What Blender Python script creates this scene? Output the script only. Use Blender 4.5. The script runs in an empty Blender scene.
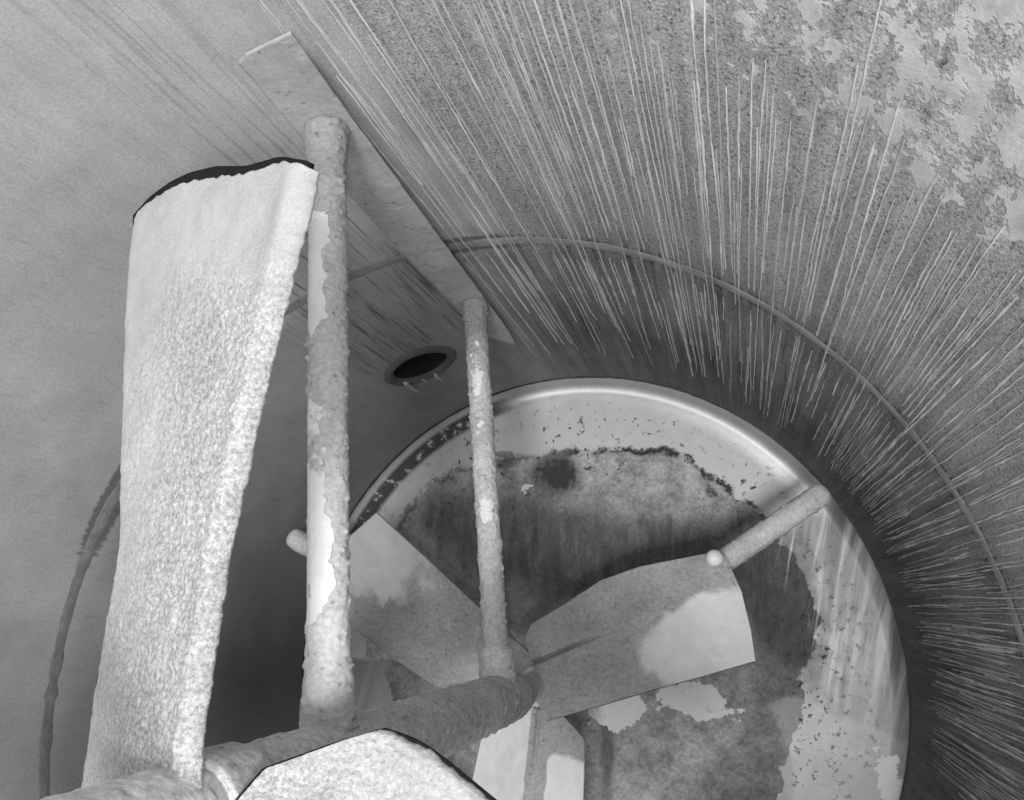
import bpy, math
import numpy as np
from mathutils import Matrix, Vector

# ------------------------------------------------------------------ camera, light, exposure
scene = bpy.context.scene
col = scene.collection
H = 2.87                                   # camera height above the lowest point of the tank bottom (metres)
CAM = (0.525, 0.219, H)
cam_data = bpy.data.cameras.new('camera')
cam_data.sensor_fit = 'HORIZONTAL'; cam_data.sensor_width = 36.0; cam_data.lens = 28.62
cam_data.clip_start = 0.02; cam_data.clip_end = 50
cam = bpy.data.objects.new('camera', cam_data); col.objects.link(cam)
_rv = Vector((0.243, 0.269, 0.0))
cam.matrix_world = Matrix.Translation(CAM) @ Matrix.Rotation(_rv.length, 4, _rv.normalized())
scene.camera = cam

world = bpy.data.worlds.new('World'); scene.world = world; world.use_nodes = True
bg = world.node_tree.nodes['Background']
bg.inputs['Color'].default_value = (1, 1, 1, 1); bg.inputs['Strength'].default_value = 1.05

def area_lamp(name, loc, target, size, power):
    d = bpy.data.lights.new(name, 'AREA'); d.shape = 'DISK'; d.size = size; d.energy = power; d.color = (1, 1, 1)
    o = bpy.data.objects.new(name, d); col.objects.link(o); o.location = loc
    o.rotation_euler = (Vector(target) - Vector(loc)).to_track_quat('-Z', 'Y').to_euler()
    return o
area_lamp('manhole_light', (0.85, -0.75, H + 3.2), (0.2, 0.2, H - 2.2), 0.85, 155)
area_lamp('camera_flash', (0.61, 0.02, H + 0.20), (0.0, 0.30, H - 1.6), 0.12, 7.5)

vs = scene.view_settings
vs.view_transform = 'Standard'; vs.look = 'None'; vs.exposure = 0.0; vs.gamma = 1.0
vs.use_curve_mapping = False
scene.cycles.use_adaptive_sampling = True; scene.cycles.adaptive_threshold = 0.03
scene.cycles.max_bounces = 4; scene.cycles.diffuse_bounces = 4; scene.cycles.glossy_bounces = 2
scene.render.resolution_x = 1024; scene.render.resolution_y = 800

# ------------------------------------------------------------------ numpy noise
def _hash(ix, iy, iz):
    n = (ix.astype(np.int64) * 374761393 + iy.astype(np.int64) * 668265263 + iz.astype(np.int64) * 2147483647) & 0xffffffff
    n = ((n ^ (n >> 13)) * 1274126177) & 0xffffffff
    n = ((n ^ (n >> 16)) * 2246822519) & 0xffffffff
    return ((n ^ (n >> 15)) & 0xffffff) / float(0xffffff)
def vnoise(P):
    P = np.asarray(P, float); I = np.floor(P); f = P - I; I = I.astype(np.int64); f = f * f * (3 - 2 * f)
    out = 0
    for dx in (0, 1):
        for dy in (0, 1):
            for dz in (0, 1):
                w = (f[..., 0] if dx else 1 - f[..., 0]) * (f[..., 1] if dy else 1 - f[..., 1]) * (f[..., 2] if dz else 1 - f[..., 2])
                out = out + w * _hash(I[..., 0] + dx, I[..., 1] + dy, I[..., 2] + dz)
    return out * 2 - 1
def fbm(P, octv=4, gain=0.5):
    P = np.asarray(P, float); a, s, out = 1.0, 0.0, 0
    for k in range(octv):
        out = out + a * vnoise(P * 2.03 ** k + 17.3 * k); s += a; a *= gain
    return out / s
def smooth(a, b, x):
    t = np.clip((x - a) / (b - a), 0, 1); return t * t * (3 - 2 * t)

# ------------------------------------------------------------------ mesh helpers
def build(name, V, F, mat, parent=None, attrs=None, uv=None, flat=False):
    me = bpy.data.meshes.new(name)
    V = np.asarray(V, float)
    me.from_pydata(V.tolist(), [], [list(map(int, f)) for f in F])
    me.update()
    if not flat:
        me.polygons.foreach_set('use_smooth', [True] * len(me.polygons))
    for k, a in (attrs or {}).items():
        at = me.attributes.new(k, 'FLOAT', 'POINT'); at.data.foreach_set('value', np.asarray(a, np.float32).ravel())
    if uv is not None:
        lay = me.uv_layers.new(name='UVMap'); li = np.zeros(len(me.loops), np.int32); me.loops.foreach_get('vertex_index', li)
        lay.data.foreach_set('uv', np.asarray(uv, np.float32)[li].ravel())
    me.materials.append(mat)
    o = bpy.data.objects.new(name, me); col.objects.link(o)
    if parent is not None:
        o.parent = parent
        o.matrix_parent_inverse = Matrix.Translation(-parent_loc(parent))
    return o
_locs = {}
def parent_loc(p):
    return _locs.get(p.name, Vector((0, 0, 0)))
def empty(name, loc, label, cat):
    o = bpy.data.objects.new(name, None); col.objects.link(o); o.location = loc; o.empty_display_size = 0.1
    o['label'] = label; o['category'] = cat; _locs[o.name] = Vector(loc)
    return o
def grid_faces(nu, nv, wrap_u=False, wrap_v=False, off=0, flip=False):
    i = np.arange(nu if wrap_u else nu - 1); j = np.arange(nv if wrap_v else nv - 1)
    I, J = np.meshgrid(i, j, indexing='ij'); I1 = (I + 1) % nu; J1 = (J + 1) % nv
    q = np.stack([I * nv + J, I1 * nv + J, I1 * nv + J1, I * nv + J1], -1).reshape(-1, 4) + off
    return q[:, ::-1] if flip else q
def slab(top, bot):
    """closed plate from two point grids (nu, nv, 3)"""
    nu, nv = top.shape[:2]; n = nu * nv
    V = np.concatenate([top.reshape(-1, 3), bot.reshape(-1, 3)])
    F = [grid_faces(nu, nv), grid_faces(nu, nv, off=n, flip=True)]
    idx = np.arange(n).reshape(nu, nv)
    loop = np.concatenate([idx[:, 0], idx[-1, 1:], idx[-2::-1, -1], idx[0, -2:0:-1]])
    nx = np.roll(loop, -1)
    F.append(np.stack([loop, nx, nx + n, loop + n], -1)[:, ::-1])
    F = np.concatenate(F)
    a, b, c = V[F[0][0]], V[F[0][1]], V[F[0][2]]
    if np.cross(b - a, c - a) @ (top[0, 0] - bot[0, 0]) < 0: F = F[:, ::-1]
    return V, F
def resample(pts, n):
    p = np.asarray(pts, float); d = np.r_[0, np.cumsum(np.linalg.norm(np.diff(p, axis=0), axis=1))]
    t = np.linspace(0, d[-1], n)
    return np.stack([np.interp(t, d, p[:, k]) for k in range(p.shape[1])], -1)
def soften(p, k):
    p = p.copy()
    for _ in range(k):
        p[1:-1] = 0.25 * p[:-2] + 0.5 * p[1:-1] + 0.25 * p[2:]
    return p
def coons(L, R, B, T):
    """L,R run root->tip; B (root) and T (tip) run from L to R"""
    nu, nv = len(L), len(B); s = np.linspace(0, 1, nu)[:, None, None]; t = np.linspace(0, 1, nv)[None, :, None]
    return ((1 - t) * L[:, None] + t * R[:, None] + (1 - s) * B[None] + s * T[None]
            - ((1 - s) * (1 - t) * L[0] + (1 - s) * t * R[0] + s * (1 - t) * L[-1] + s * t * R[-1]))
def tube(path, rad, n, capped=True, closed_noise=None):
    """swept round bar; path (m,3), rad (m,) ; returns grid (m,n,3), and the faces"""
    path = np.asarray(path, float); m = len(path)
    t = np.gradient(path, axis=0); t /= np.linalg.norm(t, axis=1)[:, None]
    ref = np.array([0, 0, 1.0]) if abs(t[0, 2]) < 0.9 else np.array([1.0, 0, 0])
    a = np.cross(t, ref); a /= np.linalg.norm(a, axis=1)[:, None]; b = np.cross(t, a)
    ang = np.linspace(0, 2 * np.pi, n, endpoint=False)
    D = a[:, None] * np.cos(ang)[None, :, None] + b[:, None] * np.sin(ang)[None, :, None]
    return path[:, None] + D * np.broadcast_to(np.asarray(rad).reshape(m, -1), (m, n))[..., None], D
def tube_mesh(G):
    m, n = G.shape[:2]
    V = np.concatenate([G.reshape(-1, 3), G[0].mean(0)[None], G[-1].mean(0)[None]])
    F = grid_faces(m, n, wrap_v=True).tolist()
    for j in range(n):
        F.append([m * n, j, (j + 1) % n]); F.append([m * n + 1, (m - 1) * n + (j + 1) % n, (m - 1) * n + j])
    return V, F
def polar(r, deg, z):
    a = math.radians(deg); return np.array([r * math.cos(a), r * math.sin(a), z])

# ------------------------------------------------------------------ material helpers
class Mat:
    def __init__(s, name):
        s.m = bpy.data.materials.new(name); s.m.use_nodes = True; s.t = s.m.node_tree; s.n = s.t.nodes; s.l = s.t.links
        s.b = s.n['Principled BSDF']
    def node(s, typ, **kw):
        x = s.n.new(typ)
        for k, v in kw.items(): setattr(x, k, v)
        return x
    def put(s, sock, v):
        if isinstance(v, bpy.types.NodeSocket): s.l.new(v, sock)
        elif isinstance(v, (tuple, list)): sock.default_value = v
        else: sock.default_value = v
    def math(s, op, a, b=0.0, clamp=False):
        x = s.node('ShaderNodeMath', operation=op, use_clamp=clamp); s.put(x.inputs[0], a); s.put(x.inputs[1], b); return x.outputs[0]
    def attr(s, name): return s.node('ShaderNodeAttribute', attribute_name=name).outputs['Fac']
    def pos(s): return s.node('ShaderNodeTexCoord').outputs['Object']
    def uv(s): return s.node('ShaderNodeTexCoord').outputs['UV']
    def scale(s, vec, sc):
        x = s.node('ShaderNodeMapping'); s.put(x.inputs['Vector'], vec); x.inputs['Scale'].default_value = sc; return x.outputs[0]
    def noise(s, vec, scale, detail=5, rough=0.55, dist=0.0):
        x = s.node('ShaderNodeTexNoise'); s.put(x.inputs['Vector'], vec); x.inputs['Scale'].default_value = scale
        x.inputs['Detail'].default_value = min(detail, 4); x.inputs['Roughness'].default_value = rough; x.inputs['Distortion'].default_value = dist
        return x.outputs['Fac']
    def voronoi(s, vec, scale, feature='F1'):
        x = s.node('ShaderNodeTexVoronoi', feature=feature); s.put(x.inputs['Vector'], vec); x.inputs['Scale'].default_value = scale; return x.outputs['Distance']
    def step(s, x, a, b):
        r = s.node('ShaderNodeMapRange', interpolation_type='SMOOTHSTEP'); s.put(r.inputs[0], x)
        r.inputs[1].default_value = a; r.inputs[2].default_value = b; return r.outputs[0]
    def lin(s, x, a, b, c, d):
        r = s.node('ShaderNodeMapRange'); s.put(r.inputs[0], x)
        for k, v in zip((1, 2, 3, 4), (a, b, c, d)): r.inputs[k].default_value = v
        return r.outputs[0]
    def mix(s, f, a, b):                       # float mix
        x = s.node('ShaderNodeMix', data_type='FLOAT'); s.put(x.inputs[0], f); s.put(x.inputs[2], a); s.put(x.inputs[3], b); return x.outputs[0]
    def finish(s, tone, rough, height=None, dist=0.003, strength=0.6, metal=0.0, spec=0.4):
        c = s.node('ShaderNodeCombineColor'); [s.l.new(tone, c.inputs[k]) if isinstance(tone, bpy.types.NodeSocket) else s.put(c.inputs[k], tone) for k in range(3)]
        s.l.new(c.outputs[0], s.b.inputs['Base Color'])
        s.put(s.b.inputs['Roughness'], rough); s.put(s.b.inputs['Metallic'], metal); s.put(s.b.inputs['Specular IOR Level'], spec)
        if height is not None:
            bp = s.node('ShaderNodeBump'); bp.inputs['Strength'].default_value = strength; bp.inputs['Distance'].default_value = dist
            s.l.new(height, bp.inputs['Height']); s.l.new(bp.outputs[0], s.b.inputs['Normal'])
        return s.m

def crust_material(name, lo, hi, grain=110, bump=0.004):
    """chalky dried residue"""
    M = Mat(name); p = M.pos()
    n1 = M.noise(p, grain, 5, 0.62); n2 = M.noise(p, 9, 4); n3 = M.noise(p, grain * 3.1, 3)
    v = M.voronoi(p, grain * 0.9)
    t = M.mix(n1, lo, hi)
    t = M.math('MULTIPLY', t, M.lin(n2, 0.3, 0.7, 0.85, 1.1))
    t = M.math('MULTIPLY', t, M.lin(n3, 0.3, 0.7, 0.88, 1.1))
    t = M.math('MULTIPLY', t, M.lin(M.attr('dim'), 0, 1, 1.0, 0.90))
    h = M.math('ADD', M.math('MULTIPLY', n1, 1.0), M.math('ADD', M.math('MULTIPLY', n3, 0.4), M.math('MULTIPLY', v, -0.5)))
    return M.finish(t, 0.92, h, bump, 0.8, 0.0, 0.2)
def flaked_material(name, crust_lo, crust_hi, bare_lo, bare_hi, grain=120, edge=0.5, bare_rough=0.45, nscale=14, namp=1.1, bump=0.003, sharp=0.025):
    """grainy residue over smooth paint, parted by the vertex field 'flake' (1 = residue gone) with a ragged noise edge"""
    M = Mat(name); p = M.pos()
    n = M.noise(p, nscale, 7, 0.6); f = M.math('ADD', M.attr('flake'), M.math('MULTIPLY', M.math('SUBTRACT', n, 0.5), namp))
    k = M.step(f, edge - sharp, edge + sharp)
    n1 = M.noise(p, grain, 5, 0.65); n2 = M.noise(p, 7, 5); n3 = M.noise(p, 30, 6, 0.6)
    crust = M.math('MULTIPLY', M.mix(M.lin(n1, 0.3, 0.7, 0, 1), crust_lo, crust_hi), M.lin(n2, 0.3, 0.7, 0.78, 1.15))
    bare = M.math('MULTIPLY', M.mix(M.lin(n2, 0.35, 0.65, 0, 1), bare_lo, bare_hi), M.lin(n3, 0.3, 0.7, 0.93, 1.05))
    pits = M.step(M.noise(p, 75, 3, 0.5), 0.62, 0.72)
    crust = M.math('MULTIPLY', crust, M.lin(pits, 0, 1, 1, 0.6))
    crust = M.math('MULTIPLY', crust, M.lin(M.attr('dull'), 0, 1, 1.0, 0.54))
    t = M.mix(k, crust, bare)
    h = M.mix(k, M.math('ADD', M.math('MULTIPLY', n1, 0.8), 0.5), M.math('MULTIPLY', n3, 0.1))
    return M.finish(t, M.mix(k, 0.9, bare_rough), h, bump, 0.7, 0.0, 0.35)

# ------------------------------------------------------------------ the tank
tank = empty('mixing_tank', (0, 0, 0), 'grey round steel tank interior with pale drips streaking down its curved wall', 'tank')
Z_RIM = H - 2.77; Z_WELD = H - 1.619; Z_TOP = H + 0.14
OUT_TH, OUT_Z, OUT_R = 114.0, H - 2.25, 0.090

def wall_material():
    M = Mat('weathered_tank_wall'); uv = M.uv()
    th = M.node('ShaderNodeSeparateXYZ'); M.l.new(uv, th.inputs[0]); u, v = th.outputs[0], th.outputs[1]
    p = M.pos()
    big = M.attr('cloud'); fine = M.noise(p, 230, 3, 0.75); grit = M.noise(p, 520, 1, 0.6)
    st1 = M.noise(M.scale(uv, (26, 1.1, 1)), 1.0, 5, 0.6); st2 = M.noise(M.scale(uv, (95, 2.2, 1)), 1.0, 4, 0.6)
    drip = M.attr('drippy'); dark = M.attr('stain'); crustf = M.attr('crust'); ring = M.attr('ring'); low_shade_stain = M.attr('low_shade_stain'); low_shade_stain = M.math('ADD', low_shade_stain, M.math('MULTIPLY', M.math('MULTIPLY', M.math('SUBTRACT', st2, 0.5), low_shade_stain), M.lin(M.attr('left'), 0, 1, 1.2, 0.15)), True)
    # bare film tone
    t = M.math('MULTIPLY', 0.46, big)
    # rough gritty sector: speckled, darker
    speck = M.math('MULTIPLY', M.lin(fine, 0.36, 0.64, 0.60, 1.25), M.lin(M.step(M.noise(p, 170, 3, 0.75), 0.54, 0.64), 0, 1, 1.10, 0.38))
    gritty = M.math('MULTIPLY', M.math('MULTIPLY', t, 0.80), M.math('MULTIPLY', speck, M.lin(grit, 0.3, 0.7, 0.7, 1.3)))
    t = M.mix(drip, M.math('MULTIPLY', t, M.math('MULTIPLY', M.lin(fine, 0.3, 0.7, 0.80, 1.18), M.lin(M.step(M.noise(M.scale(uv, (70, 14, 1)), 1.0, 3, 0.65), 0.54, 0.70), 0, 1, 1.02, 0.90))), gritty)
    # run marks: wide soft streaks
    s = M.math('MULTIPLY', M.lin(st1, 0.32, 0.68, 0.78, 1.2), M.lin(st2, 0.3, 0.7, 0.86, 1.13))
    t = M.math('MULTIPLY', t, M.mix(M.attr('streak'), 1.0, s))
    # dark dashes where the run-off took the film away
    d1 = M.step(st2, 0.52, 0.60)
    t = M.math('MULTIPLY', t, M.math('SUBTRACT', 1.0, M.math('MULTIPLY', M.math('MULTIPLY', d1, dark), 0.55)))
    t = M.math('MULTIPLY', t, M.mix(low_shade_stain, 1.0, M.mix(M.attr('left'), M.lin(st1, 0.3, 0.7, 0.30, 0.48), 0.36)))  # darkens the lower wall: shade painted into the tone, with the weld stain
    # weld heat marks with a toothed outline
    rt = M.math('ADD', ring, M.math('MULTIPLY', M.math('SUBTRACT', st2, 0.5), 1.3))
    rk = M.step(rt, 0.45, 0.80)
    t = M.math('MULTIPLY', t, M.lin(rk, 0, 1, 1.0, 0.42))
    # flaking pale crust
    cn = M.noise(M.scale(uv, (27, 17, 1)), 1.0, 4, 0.68, 0.1)
    cf = M.math('ADD', crustf, M.math('MULTIPLY', M.math('SUBTRACT', cn, 0.5), 2.4)); cf = M.math('ADD', cf, M.math('MULTIPLY', M.attr('clump'), 0.7))
    ck = M.math('MULTIPLY', M.step(cf, 0.46, 0.58), M.step(crustf, 0.03, 0.12)); semi = M.math('MULTIPLY', M.step(cf, 0.30, 0.52), M.step(crustf, 0.03, 0.12))
    ctone = M.math('MULTIPLY', M.lin(M.noise(p, 22, 4, 0.65), 0.32, 0.68, 0.44, 0.68), M.lin(fine, 0.3, 0.7, 0.86, 1.12))
    t = M.mix(M.math('MULTIPLY', semi, 0.45), t, 0.46); t = M.mix(ck, t, ctone)
    h = M.math('ADD', M.math('MULTIPLY', ck, 0.5), M.math('ADD', M.math('MULTIPLY', M.math('MULTIPLY', fine, drip), 0.4), M.math('MULTIPLY', st2, 0.15)))
    return M.finish(t, M.mix(drip, 0.55, 0.8), h, 0.0022, 0.6, 0.0, 0.35)
MAT_WALL = wall_material()

def make_wall():
    NT, NZ = 720, 210
    zs = np.concatenate([np.linspace(Z_RIM, Z_RIM + 1.9, 160), np.linspace(Z_RIM + 1.9, Z_TOP, NZ - 159)[1:]]); NZ = len(zs)
    th0 = np.radians(-150)
    th = th0 + np.arange(NT + 1) * 2 * np.pi / NT
    # patch of cells opened for the outlet
    ic = (math.radians(OUT_TH) - th0) / (2 * np.pi / NT); dz = zs[1] - zs[0]; jc = (OUT_Z - Z_RIM) / dz
    hi = int(math.ceil(0.125 / (2 * np.pi / NT))); hj = int(math.ceil(0.125 / dz))
    i0, i1 = int(round(ic)) - hi, int(round(ic)) + hi; j0, j1 = int(round(jc)) - hj, int(round(jc)) + hj
    T, Z = np.meshgrid(th, zs, indexing='ij')
    UV = np.stack([T, Z], -1).reshape(-1, 2)
    F = grid_faces(NT + 1, NZ)
    ci = F[:, 0] // NZ; cj = F[:, 0] % NZ
    keep = ~((ci >= i0) & (ci < i1) & (cj >= j0) & (cj < j1))
    F = F[keep].tolist()
    loop = ([i * NZ + j0 for i in range(i0, i1)] + [i1 * NZ + j for j in range(j0, j1)]
            + [i * NZ + j1 for i in range(i1, i0, -1)] + [i0 * NZ + j for j in range(j1, j0, -1)])
    c = np.array([math.radians(OUT_TH), OUT_Z]); P = UV[loop]
    d = P - c; d /= np.linalg.norm(d, axis=1)[:, None]; hole = c + d * OUT_R
    rings = [loop]; extra = []; base = len(UV)
    for k in range(1, 5):
        f = k / 4.0; extra.append(P * (1 - f) + hole * f); rings.append(list(range(base, base + len(loop)))); base += len(loop)
    UV = np.concatenate([UV] + extra)
    n = len(loop)
    for a, b in zip(rings[:-1], rings[1:]):
        for k in range(n): F.append([a[k], a[(k + 1) % n], b[(k + 1) % n], b[k]])
    V = np.stack([np.cos(UV[:, 0]), np.sin(UV[:, 0]), UV[:, 1]], -1)
    F = [f[::-1] for f in F]
    t, z = np.degrees(UV[:, 0]), UV[:, 1] - H
    nz = fbm(np.stack([UV[:, 0] * 3, UV[:, 1] * 2.0, 0 * z], -1), 4)
    drippy = smooth(96, 84, t) * smooth(-30, -15, t)
    crust = (0.50 * smooth(62, 46, t) * smooth(-1.05, -0.84, z) + 0.16 * smooth(48, 38, t) * smooth(-0.95, -0.72, z)) * smooth(-30, 10, t)
    crust = np.maximum(crust, 0.40 * smooth(76, 64, t) * smooth(-0.98, -0.84, z) * smooth(-30, 10, t))
    crust = np.maximum(crust, 0.36 * smooth(42, 34, t) * smooth(-1.20, -1.0, z) * smooth(-20, 20, t))
    streak = 0.06 + 0.94 * smooth(100, 90, t) + 0.22 * smooth(133, 118, t) * smooth(100, 104, t)
    streak = np.clip(streak, 0, 1) * smooth(-2.75, -2.5, z)
    stain = np.clip(smooth(126, 116, t) * smooth(92, 99, t) * smooth(-2.35, -2.0, z) * smooth(-1.0, -1.35, z) + 0.4 * smooth(115, 106, t) * smooth(98, 102, t) * smooth(-1.3, -1.0, z)
                    + 0.6 * smooth(95, 85, t) * smooth(-1.3, -1.7, z) * smooth(-2.7, -2.4, z), 0, 1)
    dzr = np.abs(UV[:, 1] - Z_WELD)
    near = np.where(t > 130, np.exp(-(dzr / 0.045) ** 4), np.exp(-((dzr - 0.022) / 0.024) ** 2))
    w1 = np.exp(-((t - 93) / 9) ** 2) * 1.0 + 0.66 * smooth(90, 75, t) * smooth(-20, 0, t) + 0.16 * smooth(116, 108, t) * smooth(98, 101, t) + 1.25 * smooth(146, 150, t) * smooth(166, 157, t) + 0.40 * smooth(156, 166, t)
    ring = near * w1
    low_shade_stain = np.clip((0.30 + 0.28 * smooth(100, 85, t)) * smooth(-1.60, -1.70, z + 0.02 * nz) + 0.34 * np.exp(-((z + 1.60) / 0.10) ** 2) * smooth(95, 70, t) * smooth(-40, -10, t) + 0.55 * smooth(-1.85, -2.45, z + 0.10 * nz), 0, 1) * (0.62 + 0.38 * np.maximum(smooth(110, 90, t) , smooth(150, 165, t)))  # shade of the lower wall put into the colour, plus stain band at weld
    cloud = (1 + 0.16 * fbm(V * 2.2, 3)) * (1 + 0.20 * fbm(V * 10 + 3, 4, 0.6)); clump = 0.28 * fbm(V * 11 + 8, 3); left = smooth(98, 108, t)
    o = build('wall', V, F, MAT_WALL, tank, dict(drippy=drippy, crust=crust, streak=streak, stain=stain, ring=ring, low_shade_stain=low_shade_stain, cloud=cloud, clump=clump, left=left), UV)
    o['label'] = 'curved grey tank wall with flaking pale residue'
    return o
wall = make_wall()

# weld bead running round the wall
MAT_WELD = crust_material('weld_metal', 0.18, 0.46, 22, 0.004)
def ring_bead(name, z, r, w, hgt, mat, parent, amp=0.25):
    n, m = 900, 8
    th = np.linspace(0, 2 * np.pi, n, endpoint=False); ph = np.linspace(0, np.pi, m)
    rip = 1 + amp * fbm(np.stack([np.cos(th) * 40, np.sin(th) * 40, 0 * th], -1), 3)
    zz = z + 0.004 * fbm(np.stack([np.cos(th) * 6, np.sin(th) * 6, 0 * th + 4], -1), 2)
    dimf = smooth(100, 112, np.degrees(th)) * smooth(250, 230, np.degrees(th)) * (hgt < 0.004)
    rr = r + 0.0009 - (hgt * (1 - 0.1 * dimf) * rip)[:, None] * np.sin(ph)[None]
    Z = zz[:, None] + w * rip[:, None] * np.cos(ph)[None]
    V = np.stack([rr * np.cos(th)[:, None], rr * np.sin(th)[:, None], Z], -1).reshape(-1, 3)
    o = build(name, V, grid_faces(n, m, wrap_u=True), mat, parent, dict(dim=np.repeat(smooth(100, 112, np.degrees(th)) * smooth(250, 230, np.degrees(th)), m)))
    return o
ring_bead('weld_bead', Z_WELD, 1.0, 0.020, 0.0021, MAT_WELD, wall)

# dried drips standing proud of the wall: far too many and too thin to pick apart
def drip_material():
    M = Mat('dried_drip'); n = M.noise(M.pos(), 120, 3, 0.7)
    return M.finish(M.math('MULTIPLY', M.lin(M.attr('tone'), 0, 1, 0.36, 0.84), M.lin(n, 0.3, 0.7, 0.82, 1.12)), 0.9, None, spec=0.15)
MAT_DRIP = drip_material()
def make_drips():
    rng = np.random.default_rng(5)
    V, F, TN = [], [], []
    def drip(t0, za, zb, w):
        m = max(8, int((za - zb) / 0.008)); z = np.linspace(za, zb, m)
        wob = 0.0050 * fbm(np.stack([z * 3, 0 * z + t0 * 7.1, 0 * z], -1), 3) + 0.0017 * fbm(np.stack([z * 30, 0 * z + t0 * 3.3, 0 * z + 5], -1), 3, 0.7)
        t = math.radians(t0) + wob + rng.normal(0, 0.008) * (z - za)
        ww = w * (0.70 + 0.9 * fbm(np.stack([z * 22, 0 * z + t0, 0 * z + 9], -1), 3)); ww *= np.clip(np.minimum((za - z) / 0.05, 1) + 0.15, 0, 1)
        ww[-3:] *= np.array([1.15, 1.1, 0.4]); ww = np.maximum(ww, 0.0007)
        tone = rng.uniform(0.35, 1.0) * np.clip(0.85 + 0.7 * fbm(np.stack([z * 9, 0 * z + t0 * 5, 0 * z], -1), 3), 0.2, 1.2)
        b = sum(len(x) for x in V)
        for sgn, dr in ((-1, -0.0008), (-0.45, 0.0016), (0.45, 0.0016), (1, -0.0008)):
            a = t + sgn * ww; rr = 1.0 - dr
            V.append(np.stack([rr * np.cos(a), rr * np.sin(a), z + H], -1)); TN.append(tone)
        for k in range(3):
            for i in range(m - 1): F.append([b + k * m + i, b + k * m + i + 1, b + (k + 1) * m + i + 1, b + (k + 1) * m + i])
    t = -10.0
    while t < 95:
        t += 0.26 + rng.gamma(2.2, 0.13)
        if t > 82 and rng.random() > 0.55: continue
        top = np.interp(t, [-10, 10, 25, 40, 55, 70, 95], [-1.35, -1.2, -1.02, -0.90, -0.84, -0.80, -0.75])
        w = rng.uniform(0.0012, 0.0023) * (1.45 if rng.random() < 0.10 else 1)
        if rng.random() < 0.93:
            za = top + 0.12 * rng.normal() if rng.random() < 0.75 else top - 0.35 * rng.random()
            zb = -1.50 - 0.10 * rng.random() if rng.random() < 0.7 else -1.2 - 0.3 * rng.random()
            if rng.random() < 0.35: zb = -1.9 - 0.5 * rng.random()
            if za - zb > 0.1: drip(t, za, zb, w)
        if rng.random() < 0.86:
            za = -1.66 - 0.06 * rng.random() if rng.random() < 0.7 else -1.75 - 0.3 * rng.random()
            zb = -2.38 - 0.16 * rng.random() if rng.random() < 0.6 else za - 0.15 - 0.4 * rng.random()
            drip(t + rng.normal(0, 0.2), za, max(zb, -2.56), w * 0.95)
            if t < 40: drip(t + 0.3 + 0.2 * rng.random(), -1.66 - 0.35 * rng.random(), -2.25 - 0.25 * rng.random(), 0.0011)
        if rng.random() < 0.25:
            za = top - 0.5 * rng.random(); drip(t + 0.28, za, za - 0.15 - 0.3 * rng.random(), 0.0012)
    o = build('dried_drips', np.concatenate(V), F, MAT_DRIP, wall, dict(tone=np.concatenate(TN))); o['kind'] = 'stuff'
make_drips()

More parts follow.
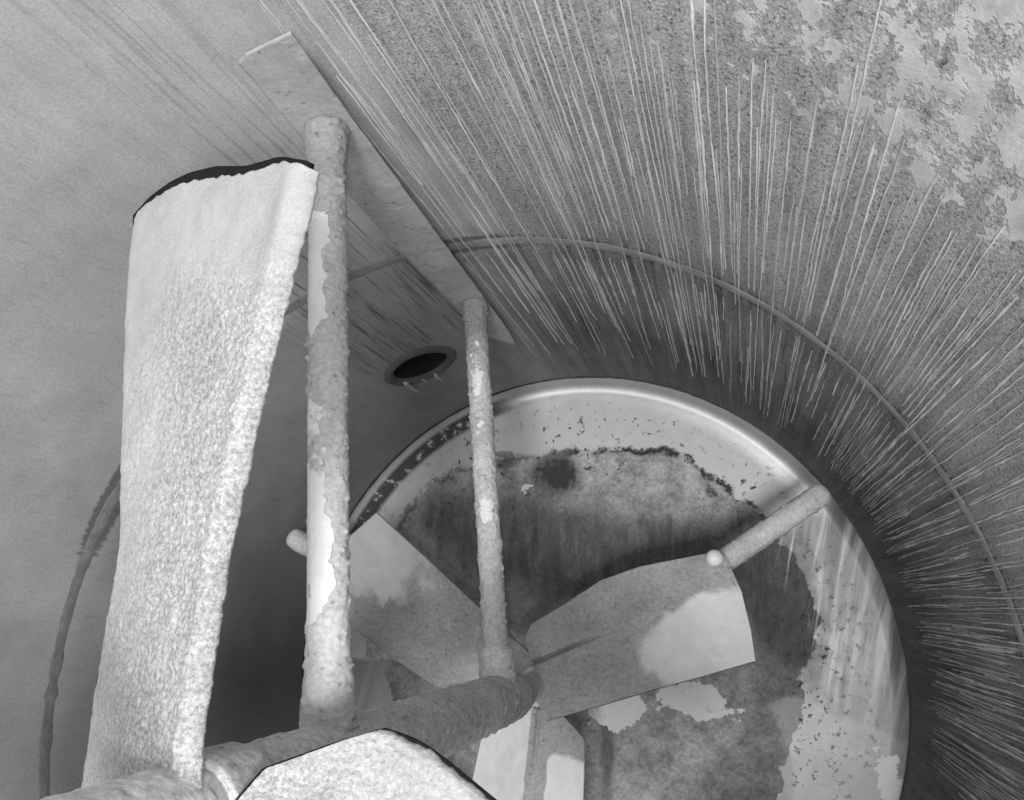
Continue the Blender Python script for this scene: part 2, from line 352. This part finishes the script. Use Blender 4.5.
# ---- dished bottom
def bottom_material():
    M = Mat('stained_tank_bottom'); p = M.pos()
    warp = M.noise(p, 5, 7, 0.62); n2 = M.noise(p, 16, 7, 0.68); fine = M.noise(p, 90, 4, 0.7); big = M.noise(p, 1.8, 4)
    dark = M.attr('dark'); inner = M.attr('inner'); white = M.attr('white'); run = M.attr('run'); rimcrust = M.attr('rimcrust')
    base = M.math('MULTIPLY', 0.60, M.lin(big, 0.3, 0.7, 0.94, 1.06)); base = M.math('MULTIPLY', base, M.lin(n2, 0.3, 0.7, 0.95, 1.05))
    # inner mottled zone behind a ragged tide line
    e = M.math('ADD', inner, M.math('ADD', M.math('MULTIPLY', M.math('SUBTRACT', warp, 0.5), 1.0), M.math('MULTIPLY', M.math('SUBTRACT', n2, 0.5), 0.55)))
    ik = M.step(e, 0.49, 0.53)
    mott = M.math('MULTIPLY', M.lin(n2, 0.34, 0.66, 0.26, 0.60), M.lin(fine, 0.34, 0.66, 0.72, 1.20))
    t = M.mix(ik, base, mott)
    # soft dark stains
    dd = M.math('ADD', dark, M.math('MULTIPLY', M.math('SUBTRACT', warp, 0.5), 1.2)); dd = M.math('ADD', dd, M.math('MULTIPLY', M.math('SUBTRACT', n2, 0.5), 1.3)); dk = M.step(dd, 0.30, 1.05)
    dk = M.math('MULTIPLY', dk, M.lin(n2, 0.3, 0.7, 0.66, 1.05)); dk = M.math('MULTIPLY', dk, M.lin(fine, 0.3, 0.7, 0.80, 1.05)); sn = M.noise(M.scale(p, (24, 5, 1)), 1.0, 4, 0.7)
    dk = M.math('MULTIPLY', dk, M.lin(sn, 0.34, 0.62, 0.66, 1.08), True)
    t = M.mix(dk, t, M.math('MULTIPLY', M.lin(fine, 0.34, 0.66, 0.5, 1.6), M.lin(n2, 0.32, 0.68, 0.03, 0.11)))
    t = M.math('MULTIPLY', t, M.lin(M.attr('film'), 0, 1, 1.0, 0.50))
    # run marks on the right
    g = M.node('ShaderNodeMapping'); M.put(g.inputs['Vector'], p); g.inputs['Rotation'].default_value = (0, 0, math.radians(12)); 
    sc = M.scale(g.outputs[0], (30, 2.2, 1)); rn = M.noise(sc, 1.0, 5, 0.6, 0.4)
    rk = M.math('MULTIPLY', run, M.step(rn, 0.50, 0.62)); rd = M.math('MULTIPLY', run, M.step(rn, 0.50, 0.38))
    t = M.mix(rk, t, 0.50); t = M.mix(M.math('MULTIPLY', rd, 0.80), t, 0.12)
    pk2 = M.step(M.math('ADD', M.attr('pale'), M.math('MULTIPLY', M.math('SUBTRACT', warp, 0.5), 1.4)), 0.38, 0.62)
    t = M.mix(M.math('MULTIPLY', pk2, 0.8), t, M.lin(n2, 0.3, 0.7, 0.38, 0.50))
    # white scale with crisp edge
    w = M.math('ADD', M.math('SUBTRACT', white, M.step(white, 0.12, 0.02)), M.math('ADD', M.math('MULTIPLY', M.math('SUBTRACT', warp, 0.5), 1.8), M.math('MULTIPLY', M.math('SUBTRACT', n2, 0.5), 1.0)))
    wk = M.step(w, 0.50, 0.53)
    t = M.mix(wk, t, M.lin(n2, 0.3, 0.7, 0.84, 0.92))
    # dark rust pits along the tide line and loose specks
    line = M.math('MULTIPLY', M.step(e, 0.36, 0.48), M.step(e, 0.66, 0.54)); brk = M.step(M.noise(p, 9, 5, 0.7), 0.44, 0.54)
    pit = M.math('MULTIPLY', M.math('MULTIPLY', line, brk), M.attr('tide'))
    spk = M.math('MULTIPLY', M.step(M.noise(p, 42, 5, 0.75), 0.60, 0.65), M.attr('speck'))
    rim = M.math('MULTIPLY', rimcrust, M.step(M.noise(p, 26, 6, 0.7), 0.34, 0.46))
    pk = M.math('MAXIMUM', M.math('MAXIMUM', pit, spk), rim)
    t = M.mix(pk, t, 0.04)
    sp = M.step(M.math('ADD', M.attr('spot'), M.math('ADD', M.math('MULTIPLY', M.math('SUBTRACT', n2, 0.5), 1.6), M.math('MULTIPLY', M.math('SUBTRACT', fine, 0.5), 0.7))), 0.42, 0.72)
    t = M.mix(M.math('MULTIPLY', sp, 0.9), t, 0.035)
    h = M.math('ADD', M.math('MULTIPLY', fine, M.lin(ik, 0, 1, 0.12, 0.6)), M.math('SUBTRACT', M.math('MULTIPLY', wk, 0.7), M.math('MULTIPLY', pk, 0.8)))
    rough = M.mix(M.math('MAXIMUM', ik, M.math('MAXIMUM', pk, wk)), M.lin(n2, 0.3, 0.7, 0.36, 0.46), 0.75)
    return M.finish(t, rough, h, 0.003, 0.5, M.mix(M.attr('knuckle'), 0.05, 0.55), 0.5)
MAT_BOT = bottom_material()
def make_bottom():
    kr = 0.052
    r1 = np.linspace(0.004, 1 - kr, 190); z1 = 0.075 * (r1 / (1 - kr)) ** 2 * 0.35
    zk = Z_RIM
    a = np.linspace(0, np.pi / 2, 16)[1:]
    zb = zk - kr; z1 = zb - 0.035 + 0.035 * (r1 / (1 - kr)) ** 2
    r2 = (1 - kr) + kr * np.sin(a); z2 = zk - kr * np.cos(a)
    # a slight step outside: the wall plate laps the dish
    r = np.concatenate([r1, r2 * 1.0]); z = np.concatenate([z1, z2]); r[-1] = 0.9985
    NT = 300; th = np.linspace(0, 2 * np.pi, NT, endpoint=False)
    X = r[:, None] * np.cos(th)[None]; Y = r[:, None] * np.sin(th)[None]; Z = np.repeat(z[:, None], NT, 1)
    V = np.stack([X, Y, Z], -1).reshape(-1, 3); V = np.concatenate([V, [[0, 0, z[0]]]])
    F = grid_faces(len(r), NT, wrap_v=True).tolist(); c = len(V) - 1
    for k in range(NT): F.append([c, k, (k + 1) % NT])
    x, y = V[:, 0], V[:, 1]; rr = np.hypot(x, y); tt = np.degrees(np.arctan2(y, x))
    def blob(cx, cy, sx, sy=None, rot=0):
        sy = sy or sx; a = math.radians(rot); dx, dy = x - cx, y - cy
        return np.exp(-(((dx * math.cos(a) + dy * math.sin(a)) / sx) ** 2 + ((-dx * math.sin(a) + dy * math.cos(a)) / sy) ** 2))
    inner = smooth(0.90, 0.70, rr + 0.08 * blob(-.1, .9, .3) - 0.05 * blob(-.6, .6, .3)) * 0.95
    inner = inner * (1 - smooth(16, -2, tt) * (1 - smooth(0.80, 0.60, rr)))
    dark = (0.95 * blob(.18, .40, .40, .13, 6) + 0.90 * blob(-.2, .45, .26, .14) + 1.9 * blob(-.10, .668, .075, .065) + 1.6 * blob(.66, .24, .11, .22, 12) + .9 * blob(-.28, .70, .04, .02, 20) + .80 * blob(.50, .42, .12, .09)
            + 0.75 * blob(-.48, .52, .18, .12) + 0.5 * blob(.06, .28, .3, .1) + .35 * blob(-.35, .12, .2) + 0.9 * blob(.085, -.26, .03, .2) + .25 * blob(.2, .1, .3)
            + .35 * blob(.86, .12, .04, .25, 10))
    white = (1.15 * blob(.395, -.085, .10, .06) + 1.15 * blob(.12, -.115, .08, .08) + 1.0 * blob(-.2, -.22, .14, .14)
             + 0.62 * blob(.93, -.26, .05, .25) + .4 * blob(-.2, .62, .05, .10))
    pale = smooth(.54, .74, x + 0.2 * (y + .2)) * smooth(.0, -.14, y + .25 * (x - .7)) 
    run = smooth(0.70, 0.80, rr) * smooth(36, 31, tt) * (0.25 + 0.75 * smooth(-8, 4, tt))
    spot = blob(-.10, .668, .085, .075) + .8 * blob(-.30, .70, .05, .03, 20) + .55 * blob(.12, .74, .10, .03) + .7 * blob(.44, .60, .10, .03, -50) + .5 * blob(-.45, .60, .12, .03, 30) - 0.35 * (1 - blob(.0, .6, .7, .3))
    film = smooth(37, 33, tt) * smooth(.45, .6, rr)
    tide = smooth(100, 92, tt) * smooth(28, 36, tt) + 0.6 * smooth(100, 110, tt) * smooth(160, 150, tt)
    speck = smooth(0.95, 0.9, rr) * (0.25 + blob(.1, .78, .28, .12) + blob(-.35, .68, .3, .15) + blob(.5, .55, .15) + blob(.72, .05, .08, .3))
    rimc = smooth(0.925, 0.945, rr) * smooth(0.990, 0.980, rr) * smooth(102, 112, tt) * smooth(168, 150, tt) * 0.95
    knuckle = smooth(0.90, 0.94, rr)
    o = build('bottom_plate', V, F, MAT_BOT, tank, dict(inner=inner, dark=np.clip(dark * 1.15, 0, 1.3), white=white, run=run, tide=tide, speck=np.clip(speck, 0, 1), rimcrust=rimc, knuckle=knuckle * smooth(30, 38, tt) * smooth(118, 100, tt), pale=pale, film=film, spot=spot))
    o['label'] = 'dished steel bottom mottled with dark stains and white scale'
    return o
bottom = make_bottom()
MAT_SEAM = crust_material('dark_seam', 0.05, 0.10, 50, 0.002)
ring_bead('rim_seam', Z_RIM + 0.004, 1.0, 0.007, 0.0055, MAT_SEAM, bottom, 0.35)

# ---- outlet nozzle
MAT_DARKPIPE = crust_material('dark_pipe', 0.012, 0.03, 60, 0.002)
MAT_LIP = crust_material('outlet_lip', 0.09, 0.18, 70, 0.002)
MAT_CRUST_HANG = crust_material('hanging_residue', 0.45, 0.62, 120, 0.003)
def make_outlet():
    a = math.radians(OUT_TH); e = np.array([math.cos(a), math.sin(a), 0]); tng = np.array([-math.sin(a), math.cos(a), 0]); up = np.array([0, 0, 1.0])
    n = 64; ph = np.linspace(0, 2 * np.pi, n, endpoint=False)
    def ring(rad, depth):                      # depth > 0 goes out through the wall
        s, z = rad * np.cos(ph), rad * np.sin(ph)
        rr = np.sqrt(np.maximum(1 - s * s, 0)) + depth
        return e * rr[:, None] + tng * s[:, None] + up * (OUT_Z + z)[:, None]
    prof = [(OUT_R + .001, -0.001), (OUT_R - .004, 0.004), (OUT_R - .006, 0.03), (OUT_R - .006, 0.34)]
    G = np.stack([ring(*q) for q in prof]); V = np.concatenate([G.reshape(-1, 3), G[-1].mean(0)[None]])
    F = grid_faces(4, n, wrap_v=True).tolist() + [[4 * n, 3 * n + k, 3 * n + (k + 1) % n] for k in range(n)]
    nz = build('outlet_nozzle', V, F, MAT_DARKPIPE, tank); nz['label'] = 'round outlet opening, black inside'
    rip = 1 + 0.12 * fbm(np.stack([np.cos(ph) * 3, np.sin(ph) * 3, 0 * ph], -1), 3)
    G = np.stack([ring(OUT_R + .030 * rip, 0.001), ring(OUT_R + .020 * rip, -0.010), ring(OUT_R + .008, -0.014), ring(OUT_R - .002, -0.004), ring(OUT_R - .004, 0.006)])
    build('outlet_lip', G.reshape(-1, 3), grid_faces(5, n, wrap_v=True), MAT_LIP, nz)
    for s0, L, w in ((0.078, 0.13, .0075), (-0.012, 0.085, .0065), (0.030, 0.03, .005)):
        zz = np.linspace(0, -L, 26); s = s0 + 0.004 * fbm(np.stack([zz * 60, 0 * zz + s0 * 50, 0 * zz], -1), 2)
        z0 = OUT_Z - math.sqrt(OUT_R ** 2 - s0 ** 2) + 0.008
        path = e * 0.984 + tng * s[:, None] + up * (z0 + zz)[:, None]
        rad = w * (1 - (zz / -L) ** 2 * 0.8) * (1 + 0.4 * fbm(np.stack([zz * 90, 0 * zz, 0 * zz + s0], -1), 2))
        G, _ = tube(path, rad, 10); V, F = tube_mesh(G); build('hanging_residue', V, F, MAT_CRUST_HANG, nz)
make_outlet()

# ------------------------------------------------------------------ the agitator
TH_BAR = 95.8
agit = empty('agitator', (0, 0, Z_RIM - 0.075 - 0.035), 'residue crusted agitator shaft with two bladed impellers and a wall scraper on two arms', 'agitator')
MAT_SHAFT = flaked_material('crusted_shaft', 0.46, 0.80, 0.66, 0.76, 95, 0.72, 0.6, 10, 0.8, 0.004)
MAT_ROD = flaked_material('crusted_arm', 0.44, 0.66, 0.74, 0.82, 130, 0.5, 0.40, 34, 1.2, 0.003, 0.05)
MAT_BAR = flaked_material('scraper_steel', 0.38, 0.48, 0.42, 0.50, 110, 0.62, 0.55, 8, 1.0, 0.002)
MAT_LOWBLADE = flaked_material('impeller_steel', 0.31, 0.48, 0.66, 0.76, 100, 0.5, 0.40, 9, 0.9, 0.003, 0.11)
MAT_PLATE = crust_material('dark_blade_steel', 0.006, 0.016, 80, 0.002)
def white_crust():
    M = Mat('white_residue'); p = M.pos(); g = M.attr('grain')
    n1 = M.noise(p, 210, 4, 0.7); n2 = M.noise(p, 8, 3); n3 = M.noise(p, 480, 2); n4 = M.noise(p, 45, 4, 0.65)
    t = M.math('MULTIPLY', 0.43, M.lin(n2, 0.3, 0.7, 0.90, 1.08)); t = M.math('MULTIPLY', t, M.lin(n3, 0.3, 0.7, 0.86, 1.10))
    t = M.math('MULTIPLY', t, M.mix(g, M.lin(n4, 0.3, 0.7, 0.93, 1.05), M.math('MULTIPLY', M.lin(n4, 0.3, 0.7, 0.88, 1.08), M.lin(n1, 0.36, 0.64, 0.62, 1.25))))
    h = M.math('ADD', M.math('MULTIPLY', n1, M.lin(g, 0, 1, 0.25, 1.0)), M.math('MULTIPLY', n3, 0.25))
    return M.finish(t, 0.95, h, 0.003, 0.8, 0.0, 0.0)
MAT_WHITECRUST = white_crust()

def rough_tube(name, path, rad, n, mat, parent, amp, freq, flake=None, seed=0.0):
    G, D = tube(path, rad, n)
    nn = fbm(G * freq + seed, 4, 0.6); bump = np.maximum(fbm(G * freq * 1.8 + seed + 31, 2) - 0.25, 0) * 2.2
    bump = bump + np.maximum(fbm(G * 150 + seed, 2) - 0.15, 0) * 0.9
    f = flake(G, D) if flake else np.zeros(G.shape[:2])
    k = 1 - smooth(0.35, 0.65, f)
    G = G + D * ((nn * amp + bump * amp * 1.4) * (0.25 + 0.75 * k))[..., None]
    V, F = tube_mesh(G)
    rr = np.hypot(G[..., 0], G[..., 1]); dl = smooth(.76, .86, rr + 0.04 * fbm(G * 20, 3)) 
    return build(name, V, F, mat, parent, dict(flake=np.r_[f.ravel(), 0, 0], dull=np.r_[dl.ravel(), 1, 1] if name == 'scraper_arm' else np.zeros(len(V))))

# shaft from above the camera down to the bottom bearing
zs = np.linspace(Z_TOP - 0.05, Z_RIM - 0.10, 620); pth = np.stack([0 * zs, 0 * zs, zs], -1)
shaft = rough_tube('shaft', pth, np.interp(zs, [H - 2.06, H - 1.93], [0.034, 0.0545]), 72, MAT_SHAFT, agit, 0.0026, 60, lambda G, D: smooth(H - 1.6, H - 1.0, G[..., 2]) * 0.45, 3.0)
def lathe(name, prof, mat, parent, n=64, amp=0.002, freq=40, flake=0.0):
    pr = resample(np.array(prof, float), 60); ph = np.linspace(0, 2 * np.pi, n, endpoint=False)
    G = np.stack([pr[:, 0][:, None] * np.cos(ph), pr[:, 0][:, None] * np.sin(ph), np.repeat(pr[:, 1][:, None], n, 1)], -1)
    G[..., :2] *= (1 + amp / 0.05 * fbm(G * freq, 3))[..., None]
    V, F = tube_mesh(G); return build(name, V, F, mat, parent, dict(flake=np.full(len(V), flake)))
lathe('lower_hub', [(.034, H - 2.17), (.050, H - 2.18), (.052, H - 2.20), (.052, H - 2.32), (.034, H - 2.33)], MAT_SHAFT, agit)
lathe('upper_hub', [(.057, H - .745), (.061, H - .75), (.062, H - .76), (.062, H - .82), (.057, H - .84)], MAT_SHAFT, agit)
lathe('foot_bearing', [(.058, Z_RIM - .02), (.085, Z_RIM - .025), (.085, Z_RIM - .085), (.11, Z_RIM - .095), (.11, Z_RIM - .11)], MAT_SHAFT, agit)

# scraper bar along the wall
def make_bar():
    a = math.radians(TH_BAR); r0 = 0.95
    e = np.array([math.cos(a), math.sin(a), 0]); t = np.array([-math.sin(a), math.cos(a), 0])
    nu, nv = 260, 24
    L = soften(resample([(.038, -.858), (.046, -1.064), (.056, -1.227), (.060, -1.54), (.056, -1.9), (.050, -2.10)], nu), 30)
    R = soften(resample([(-.062, -.828), (-.053, -1.01), (-.046, -1.24), (-.035, -1.58), (-.021, -2.05), (-.009, -2.20)], nu), 30)
    B = resample([L[0], (.02, -.846), R[0]], nv); T = resample([L[-1], R[-1]], nv)
    P = coons(L, R, B, T)
    edge = 0.0016 * fbm(np.concatenate([P * 30, P[..., :1] * 0], -1), 3)
    w = P[..., 0] + edge * 1.0; z = P[..., 1] + H
    bas = e * r0 + t * w[..., None] * 1.0; bas = bas + np.array([0, 0, 1.0]) * z[..., None]
    top = bas - e * (0.0018 + 0.0012 * fbm(bas * 45, 4))[..., None]; bot = bas + e * 0.002
    V, F = slab(top, bot); fl = 0.5 + 0.3 * fbm(V * 6, 3)
    o = build('scraper_bar', V, F, MAT_BAR, agit, dict(flake=fl)); o['label'] = 'flat upright scraper bar close to the wall'
make_bar()

# two arms that carry the scraper bar
def arm(z_in, z_out, th, seed, rad, flake, flare):
    n = 560; s = np.linspace(0.045, 0.946, n)
    a = math.radians(th)
    path = np.stack([s * math.cos(a), s * math.sin(a), np.interp(s, [0, .946], [z_in, z_out]) + H], -1)
    r = rad * (1 + flare * np.exp(-((s - 0.05) / 0.07) ** 2) + 0.22 * np.exp(-((s - 0.946) / 0.05) ** 2))
    o = rough_tube('scraper_arm', path, r, 56, MAT_ROD, agit, 0.0030, 62, flake, seed)
    return o, path
def flake1(G, D):
    s = np.hypot(G[..., 0], G[..., 1]) + 0.07 * fbm(G * 26, 3); side = -D[..., 0] * 0.7 + D[..., 2] * 0.7
    m = np.maximum(smooth(.50, .62, s) * smooth(.85, .74, s), smooth(.14, .24, s) * smooth(.44, .34, s))
    m = np.maximum(m, 0.55 * smooth(.40, .42, s) * smooth(.5, .48, s))
    wav = fbm(np.stack([s * 22, 0 * s, 0 * s], -1), 3) * 0.7 + 0.35 * fbm(G * 60, 2)
    return m * smooth(-0.25, 0.25, side - 0.42 + wav * 0.95 + 0.4 * smooth(.6, .82, s))
def flake2(G, D):
    s = np.hypot(G[..., 0], G[..., 1]) + 0.05 * fbm(G * 30 + 7, 3); side = D[..., 2] * 0.9 + D[..., 0] * 0.1
    m = 0.62 * smooth(.58, .66, s) * smooth(.88, .80, s) + 0.55 * smooth(.34, .42, s) * smooth(.52, .44, s)
    return m * smooth(0.45, 0.95, side + 0.6 * fbm(G * 28, 3))
arm1, _ = arm(-1.042, -1.040, 95.5, 1.0, 0.0285, flake1, 0.28)
arm1['label'] = 'upper scraper arm with white patches where residue flaked off'
arm2, _ = arm(-1.842, -1.838, 96.0, 9.0, 0.0275, flake2, 0.0)
zz = np.linspace(0.03, 0.115, 60); a = math.radians(96.0)
rough_tube('arm_socket', np.stack([zz * math.cos(a), zz * math.sin(a), 0 * zz + H - 1.842], -1), np.where(zz < .108, .040, .034), 48, MAT_SHAFT, arm2, 0.002, 50, None, 4.0)

# impeller blades, drawn in (along, across) and tilted across by the pitch
def blade(name, th, z0, pitch, L, T, R, B, mat, nu, nv, thick, fold=None, flake=None, rough=0.0015, crust=None, soft=6, shrink=0.0):
    a = math.radians(th); e = np.array([math.cos(a), math.sin(a)]); n = np.array([-math.sin(a), math.cos(a)])
    Lr, Rr = soften(resample(L, nu), soft), soften(resample(R, nu), soft); Tr, Br = soften(resample([L[-1]] + T + [R[-1]], nv), 2), resample([L[0]] + B + [R[0]], nv)
    P = coons(Lr, Rr, Br, Tr)
    def surf(P):
        u, w = P[..., 0], P[..., 1]; z = z0 - pitch * w
        if fold: z = z - fold[0] * np.maximum(w - (fold[1] + fold[2] * u), 0) - fold[3] * np.exp(-((w - (fold[1] + fold[2] * u)) / 0.0045) ** 2) * smooth(.24, .12, u)
        xy = u[..., None] * e + w[..., None] * n
        return np.concatenate([xy, z[..., None] + H], -1)
    nrm = np.array([pitch * n[0], pitch * n[1], 1.0]); nrm /= np.linalg.norm(nrm)
    bas = surf(P)
    if shrink:
        tt = np.linspace(-1, 1, nv)[None, :, None]; mid = P.mean(1, keepdims=True)
        Ps = P.copy(); Ps[..., 1] -= shrink * np.where(tt[..., 0] < 0, smooth(1.0, 0.93, np.linspace(0, 1, nu))[:, None], 1.0) * tt[..., 0] * np.sign(P[:, -1:, 1] - P[:, :1, 1]); bas = surf(Ps)
    top = bas + nrm * (rough * fbm(bas * 40, 4))[..., None]; bot = bas - nrm * thick
    V, F = slab(top, bot)
    PP = np.concatenate([P.reshape(-1, 2)] * 2)
    o = build(name, V, F, mat, agit, dict(flake=flake(PP, V) if flake is not None else np.zeros(len(V))))
    if crust:
        cu, cv, inset_tip, inset_side, inset_root = crust
        s = np.linspace(inset_root, 1 - inset_tip, cu); t = np.linspace(inset_side, 1 - inset_side, cv)
        S, Tt = np.meshgrid(s, t, indexing='ij')
        fi, fj = S * (nu - 1), Tt * (nv - 1); i, j = np.minimum(fi.astype(int), nu - 2), np.minimum(fj.astype(int), nv - 2); fi, fj = (fi - i)[..., None], (fj - j)[..., None]
        Q = P[i, j] * (1 - fi) * (1 - fj) + P[i + 1, j] * fi * (1 - fj) + P[i, j + 1] * (1 - fi) * fj + P[i + 1, j + 1] * fi * fj
        C = Q.mean((0, 1))
        rim = np.minimum(np.minimum(Tt - t[0], t[-1] - Tt) * 8, 1); rim = np.minimum(rim, (s[-1] - S) * 20)
        jag = fbm(np.concatenate([Q * 100, Q[..., :1] * 0], -1), 3)
        Q[..., 1] += 0.0030 * jag * (1 - np.clip(rim, 0, 1)); Q[..., 0] += 0.003 * np.roll(jag, 7, 1) * (1 - np.clip(rim, 0, 1))
        cb = surf(Q)
        grainy = np.clip(smooth(0.93, 0.70, S + 0.16 * smooth(.4, .05, Tt) + 0.10 * fbm(cb * 9, 3)) * (0.40 + 0.60 * smooth(0.05, 0.6, Tt + 0.25 * fbm(cb * 11 + 3, 3))), 0, 1)
        hgt = 0.0075 + 0.0020 * fbm(cb * 28, 3) + grainy * (0.0018 * fbm(cb * 190, 2, 0.65) * (0.5 + 1.1 * np.clip(0.5 + fbm(cb * 14 + 5, 3), 0, 1)) + 0.0014 * np.maximum(fbm(cb * 62 + 9, 3) - 0.18, 0) * 3) + 0.003 * np.exp(-((Tt - t[-1] + 0.06) / 0.05) ** 2)
        hgt = np.maximum(hgt, 0.0035)
        dist = np.minimum(Tt - t[0], t[-1] - Tt) * 0.25; ef = np.clip(dist / 0.016, 0, 1); ef = np.sqrt(np.maximum(1 - (1 - ef) ** 2, 0))
        hgt = -0.0095 + (hgt + 0.0095) * (0.08 + 0.92 * ef)
        V, F = slab(cb + nrm * hgt[..., None], cb - nrm * 0.0115 + 0 * hgt[..., None])
        build('residue_crust', V, F, MAT_WHITECRUST, o, dict(grain=np.concatenate([grainy.ravel()] * 2)))
    return o

UB = dict(L=[(.121, .165), (.146, .172), (.19, .150), (.255, .132), (.347, .148), (.446, .165), (.539, .180), (.638, .191), (.699, .185)],
          T=[(.711, .147), (.713, .102), (.708, .059), (.694, .007), (.669, -.059), (.655, -.125)],
          R=[(.030, -.040), (.098, -.038), (.152, -.048), (.244, -.059), (.319, -.079), (.395, -.099), (.461, -.119), (.519, -.137), (.571, -.155), (.632, -.172)],
          B=[(.09, .135), (.042, .081)])
UB2 = dict(UB); UB2['L'] = [(.121, .165), (.146, .172), (.169, .174), (.205, .172), (.30, .165), (.40, .165)] + UB['L'][6:]
UB1 = dict(UB); UB1['L'] = [(-.03, .166), (.004, .163), (.035, .159), (.126, .153), (.19, .143)] + UB['L'][3:]; UB1['B'] = [(0, .06)]
for k, th in enumerate((93, -27, -147)):
    b = blade('blade', th, -0.72, 0.45, mat=MAT_PLATE, nu=90, nv=60, thick=0.010, rough=0.0, crust=(400, 210, .024, .018, -.005) if k == 0 else (400, 210, .014, .010, .008), shrink=.019 if k == 0 else 0.0, **(UB1 if k == 0 else UB2))
    b['label'] = 'upper impeller blade under thick white residue'

def fl_right(P, V):
    u, w = P[:, 0], P[:, 1]
    return np.clip(1.15 * np.exp(-(((u - .46) / .17) ** 2 + ((w + .05) / .10) ** 2)) + 0.35 * smooth(.2, .6, u) * smooth(0.05, -0.1, w) - 0.5 * smooth(.3, .1, u), 0, 1.2)
def fl_left(P, V):
    u, w = P[:, 0], P[:, 1]
    return 0.35 + 0.6 * smooth(.35, .65, u) * smooth(.2, .0, w) - 0.4 * smooth(.16, .02, np.abs(w - .2)) * (u < .5)
def fl_down(P, V):
    u, w = P[:, 0], P[:, 1]
    return 0.85 * smooth(.02, .06, w) * smooth(.12, .2, u) + 0.75 * (w < -.01)
b = blade('blade', 25, -2.14, 0.40, L=[(.016, .119), (.045, .151), (.139, .162), (.265, .182), (.378, .172), (.579, .124)], T=[(.590, .10), (.587, .014), (.565, -.079)],
          R=[(.011, -.083), (.156, -.101), (.285, -.114), (.421, -.131), (.543, -.144)], B=[(.021, .051), (.002, -.006)], mat=MAT_LOWBLADE, nu=260, nv=150, thick=0.010, fold=(0.12, .056, -.02, .024), flake=fl_right)
b['label'] = 'lower impeller blade with a folded root and a smooth pale end'
b = blade('blade', 145, -2.22, 0.40, L=[(.143, .116), (.233, .206), (.378, .229), (.516, .242), (.60, .246)], T=[(.66, .20), (.695, .10), (.703, .022)],
          R=[(.03, -.050), (.234, -.060), (.435, -.074), (.659, -.087)], B=[(.08, .05)], mat=MAT_LOWBLADE, nu=150, nv=90, thick=0.010, flake=fl_left, soft=2)
b['label'] = 'lower impeller blade with a square smooth end and stained edge'
b = blade('blade', 265, -2.22, 0.40, L=[(.070, .077), (.117, .134), (.196, .141), (.35, .15), (.58, .14)], T=[(.60, .05), (.57, -.08)],
          R=[(.03, -.09), (.14, -.125), (.30, -.14), (.54, -.15)], B=[(.06, 0)], mat=MAT_LOWBLADE, nu=150, nv=90, thick=0.010, fold=(-0.35, .008, 0, .010), flake=fl_down, soft=2)
b['label'] = 'lower impeller blade with a pointed root corner'

# round bars on the lower blades that sweep close to the wall
for k, th in enumerate((35.0, 155.0, 275.0)):
    s = np.linspace(0.30, 0.925, 260); a = math.radians(th)
    zc = np.interp(s, [.3, .925], [-2.35, -2.315]) + H
    path = np.stack([s * math.cos(a), s * math.sin(a), zc], -1)
    rr = 0.031 * np.clip(np.sqrt(np.maximum(1 - ((s - .905) / .0225) ** 2, 0.02)), 0, 1) ** np.where(s > .905, 1, 0)
    o = rough_tube('wall_rod', path, rr, 44, MAT_ROD, agit, 0.0022, 60, lambda G, D: 0.0 * G[..., 0], 20.0 + k)
    if k: continue
    ph = np.linspace(0.02, np.pi - 0.02, 24); c = polar(.574, th + 1.2, -2.192 + H)
    path2 = c + np.stack([0 * ph, 0 * ph, 0.022 * np.cos(ph)], -1)[::-1]
    rough_tube('rod_cap', path2, 0.022 * np.sin(ph), 32, MAT_ROD, o, 0.001, 60, lambda G, D: 0.9 + 0 * G[..., 0], 40.0 + k)
